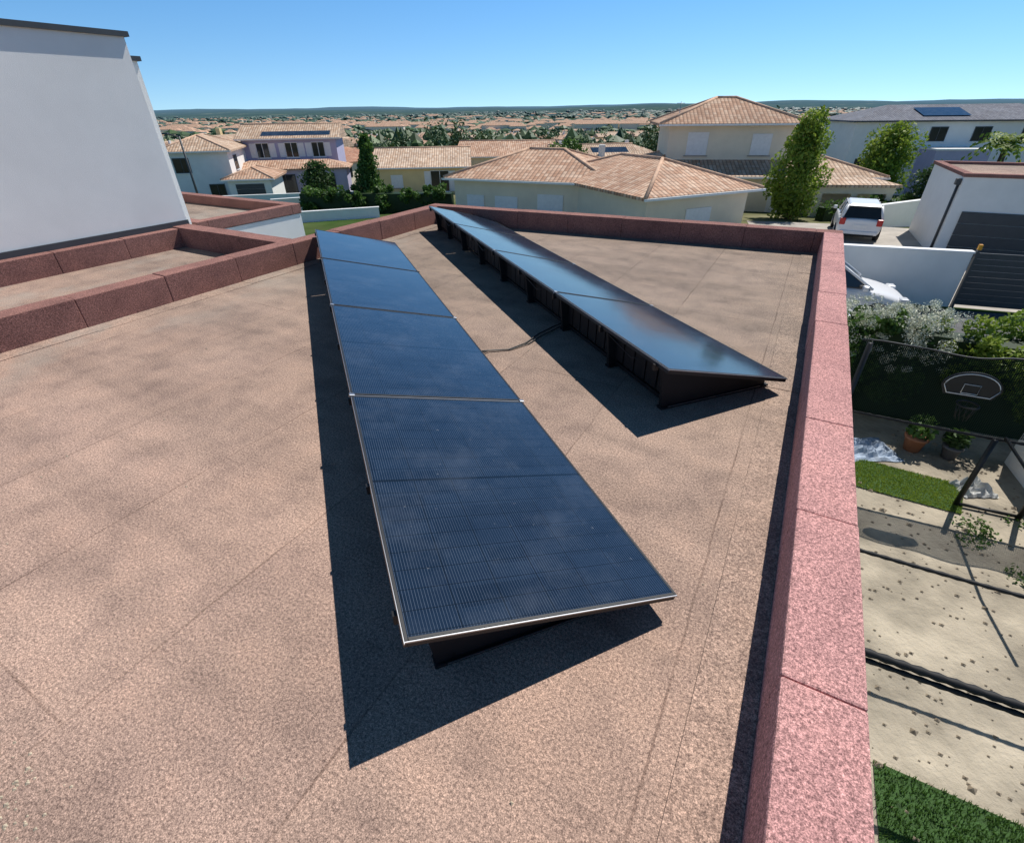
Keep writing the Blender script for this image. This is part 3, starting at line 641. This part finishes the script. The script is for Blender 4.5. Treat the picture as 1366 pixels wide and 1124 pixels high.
def arch(w,h,z,n_=14):
    P=[(-w/2*.8,z),(w/2*.8,z)]
    for i in range(0,n_+1):
        t=math.pi*i/n_; P.append((w/2*math.cos(t),z+h*.35+h*.65*math.sin(t)))
    return P
def slab(nm,P,y0,y1,mat):
    k=len(P); v=[(x,y0,z) for x,z in P]+[(x,y1,z) for x,z in P]; f=[tuple(range(k)),tuple(range(2*k-1,k-1,-1))]+[(i,(i+1)%k+0,(i+1)%k+k,i+k)[::-1] for i in range(k)]
    return mesh(nm,v,f,mat,BB)
slab('board',arch(.66,.36,-1.55),-.03,0,M_BLACK)
Pp=arch(.60,.31,-1.525); tube('white_border',[(x,-.035,z) for x,z in Pp]+[(Pp[0][0],-.035,Pp[0][1])],.006,M_SHUT,BB,5)
tube('target_square',[(-.09,-.035,-1.5),(.09,-.035,-1.5),(.09,-.035,-1.37),(-.09,-.035,-1.37),(-.09,-.035,-1.5)],.005,M_SHUT,BB,5)
ring=[(.12*math.cos(t*.4),-.17+.12*math.sin(t*.4),-1.60) for t in range(17)]; tube('hoop',ring,.012,M_BLACK,BB,6)
for t in range(10):
    a=t*.628; tube('hoop_net_%d'%t,[(.12*math.cos(a),-.17+.12*math.sin(a),-1.6),(.07*math.cos(a+.5),-.17+.07*math.sin(a+.5),-1.82)],.004,M_BLACK,BB,4)
def crumple(nm,x,y,w,dp,h,col,z=-3.29):
    vs=[];fs=[];n_=14
    for i in range(n_+1):
        for k in range(n_+1):
            a,b_=i/n_-.5,k/n_-.5; ed=max(0,1-(2*max(abs(a),abs(b_)))**3)
            vs.append((x+a*w*(1+.15*noise.noise(Vector((b_*4,1,x)))),y+b_*dp*(1+.15*noise.noise(Vector((a*4,2,y)))),z+.01+h*ed*(.5+noise.noise(Vector((a*7,b_*7,x))))))
    for i in range(n_):
        for k in range(n_): q=i*(n_+1)+k; fs.append((q,q+n_+1,q+n_+2,q+1))
    mesh(nm,vs,fs,simple(nm+'_cloth',col,.8,.35,5))
crumple('folded_tarpaulin',6.1,7.0,1.1,.7,.14,(.33,.40,.50)); crumple('plastic_bag',7.2,5.9,.5,.4,.2,(.5,.5,.48))
SLm=empty('street_lamp',(-20.2,35,-4.6)); tube('pole',[(0,0,0),(0,0,5.2)],[.08,.055],M_DARKGREY,SLm); tube('arm',[(0,0,5.15),(-.7,0,5.35)],.035,M_DARKGREY,SLm); box('lamp_head',-1.1,-.6,-.12,.12,5.3,5.4,M_DARKGREY,SLm,.02)
# ---------------------------------------------------------------- cars
M_CARW=simple('white_car_paint',(.80,.80,.81),.25,.02,2); M_TYRE=simple('tyre',(.02,.02,.02),.8); M_RED=simple('red_lamp',(.5,.02,.02),.3); M_LAMP=simple('clear_lamp',(.7,.72,.75),.15)
def car(x,y,ang,zg=-3.29):
    E=empty('parked_car',(x,y,zg),ang)
    def loft(nm,secs,mat,sub=2):
        vs=[];fs=[];m_=len(secs[0])
        for s in secs: vs+=s
        for i in range(len(secs)-1):
            for k in range(m_): fs.append((i*m_+k,i*m_+(k+1)%m_,(i+1)*m_+(k+1)%m_,(i+1)*m_+k))
        fs.append(tuple(range(m_))[::-1]); fs.append(tuple((len(secs)-1)*m_+k for k in range(m_)))
        o=mesh(nm,vs,fs,mat,E,smooth=True); s=o.modifiers.new('sub','SUBSURF'); s.levels=sub; s.render_levels=sub
        return o
    def sec(x,w,zb,zt,tw): return [(x,-w*.94,zb),(x,-w,zb+.18),(x,-w,zt-.14),(x,-w*tw,zt),(x,0,zt+.02),(x,w*tw,zt),(x,w,zt-.14),(x,w,zb+.18),(x,w*.94,zb),(x,0,zb)]
    loft('body',[sec(-1.98,.70,.34,.86,.9),sec(-1.94,.80,.27,.93,.9),sec(-1.6,.86,.22,.97,.9),sec(-.6,.87,.2,.97,.9),(sec(.6,.87,.2,.96,.9)),sec(1.0,.86,.2,.92,.88),sec(1.6,.84,.22,.80,.85),sec(1.92,.76,.27,.68,.8),sec(2.0,.6,.34,.58,.8)],M_CARW)
    v=[(-1.88,-.76,.93),(1.02,-.74,.9),(1.02,.74,.9),(-1.88,.76,.93),(-1.6,-.61,1.42),(.22,-.61,1.44),(.22,.61,1.44),(-1.6,.61,1.42)]
    mesh('windows',v,BF,M_GLASS,E,bevel=.04)
    v=[(-1.72,-.64,1.40),(.24,-.63,1.41),(.24,.63,1.41),(-1.72,.64,1.40),(-1.55,-.54,1.49),(.05,-.54,1.50),(.05,.54,1.50),(-1.55,.54,1.49)]
    mesh('roof_panel',v,BF,M_CARW,E,bevel=.03)
    for sg in(-1,1):
        for nm,p,q,r_ in(('a_pillar',(1.02,.745*sg,.92),(.22,.615*sg,1.44),.035),('b_pillar',(-.35,.765*sg,.92),(-.38,.62*sg,1.44),.03),('c_pillar',(-1.5,.77*sg,.92),(-1.45,.62*sg,1.43),.07),('d_pillar',(-1.88,.75*sg,.93),(-1.62,.61*sg,1.43),.045)):
            tube(nm,[p,q],r_,M_CARW,E,6)
        box('mirror',.72,.86,.86*sg-(.16 if sg<0 else 0),.86*sg+(.16 if sg>0 else 0),.92,1.06,M_CARW,E,.03)
        box('tail_lamp',-1.99,-1.86,min(.58*sg,.80*sg),max(.58*sg,.80*sg),.68,.95,M_RED,E,.03)
        box('head_lamp',1.72,1.93,min(.5*sg,.78*sg),max(.5*sg,.78*sg),.62,.74,M_LAMP,E,.03)
        for wx in(-1.25,1.25):
            w0=.70*sg;w1=.885*sg
            tube('tyre',[(wx,w0,.31),(wx,w1,.31)],.31,M_TYRE,E,20); tube('wheel_rim',[(wx,w1-.02*sg,.31),(wx,w1+.012*sg,.31)],.20,M_ALU,E,12)
    box('number_plate',-2.0,-1.985,-.26,.26,.60,.71,M_SHUT,E); box('rear_bumper',-2.02,-1.9,-.72,.72,.3,.46,M_CARW,E,.04); box('rear_lower_trim',-2.03,-1.9,-.6,.6,.24,.32,M_PLAST,E,.02)
    box('front_grille',1.93,2.01,-.45,.45,.36,.5,M_PLAST,E,.02)
    return E
car(16.1,24.2,math.radians(62)); car(9.0,14.0,math.radians(-20)); car(7.0,11.5,math.radians(-20))
# ---------------------------------------------------------------- light & sky
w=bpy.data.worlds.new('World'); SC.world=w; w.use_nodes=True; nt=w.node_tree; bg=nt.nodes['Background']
sk=N(nt,'ShaderNodeTexSky'); sk.sky_type='NISHITA'; sk.sun_disc=False; sk.sun_elevation=math.radians(55.6); sk.sun_rotation=math.radians(46.2)
sk.air_density=1.0; sk.dust_density=0; sk.ozone_density=3.2; sk.altitude=50
tc=N(nt,'ShaderNodeTexCoord'); va=N(nt,'ShaderNodeVectorMath',operation='ADD'); va.inputs[1].default_value=(0,0,.09)
nt.links.new(tc.outputs['Generated'],va.inputs[0]); vn=N(nt,'ShaderNodeVectorMath',operation='NORMALIZE'); nt.links.new(va.outputs[0],vn.inputs[0])
if 'Vector' in sk.inputs: nt.links.new(vn.outputs[0],sk.inputs['Vector'])
hs=N(nt,'ShaderNodeHueSaturation'); hs.inputs['Saturation'].default_value=1.28
nt.links.new(sk.outputs[0],hs.inputs['Color'])
# tint added to cut blue shadow fill: darker and less saturated towards the zenith
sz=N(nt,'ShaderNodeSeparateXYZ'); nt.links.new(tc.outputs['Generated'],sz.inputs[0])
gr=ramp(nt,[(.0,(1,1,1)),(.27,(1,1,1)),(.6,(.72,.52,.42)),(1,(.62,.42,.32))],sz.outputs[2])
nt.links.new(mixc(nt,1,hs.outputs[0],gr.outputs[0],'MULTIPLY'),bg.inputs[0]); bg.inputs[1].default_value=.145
sl=bpy.data.lights.new('sun','SUN'); sl.energy=5.0; sl.angle=math.radians(.5); sl.color=(1,.96,.90)
so=bpy.data.objects.new('sun',sl); COL.objects.link(so); so.rotation_euler=Vector((-.494,-.4735,-1)).to_track_quat('-Z','Y').to_euler()
# ---------------------------------------------------------------- camera
th,rho=.5657,-.0126
Fv=Vector((0,math.cos(th),-math.sin(th))); Uv=Vector((0,math.sin(th),math.cos(th))); Rv=Vector((1,0,0))
U2=Uv*math.cos(rho)-Rv*math.sin(rho); R2=Rv*math.cos(rho)+Uv*math.sin(rho)
cd=bpy.data.cameras.new('camera'); cd.lens=657.3/1366*36; cd.sensor_width=36; cd.clip_start=.05; cd.clip_end=30000
co=bpy.data.objects.new('camera',cd); COL.objects.link(co); co.matrix_world=frame(Vector((0,0,1.834)),R2,U2,-Fv); SC.camera=co
SC.view_settings.view_transform='Standard'; SC.view_settings.look='None'
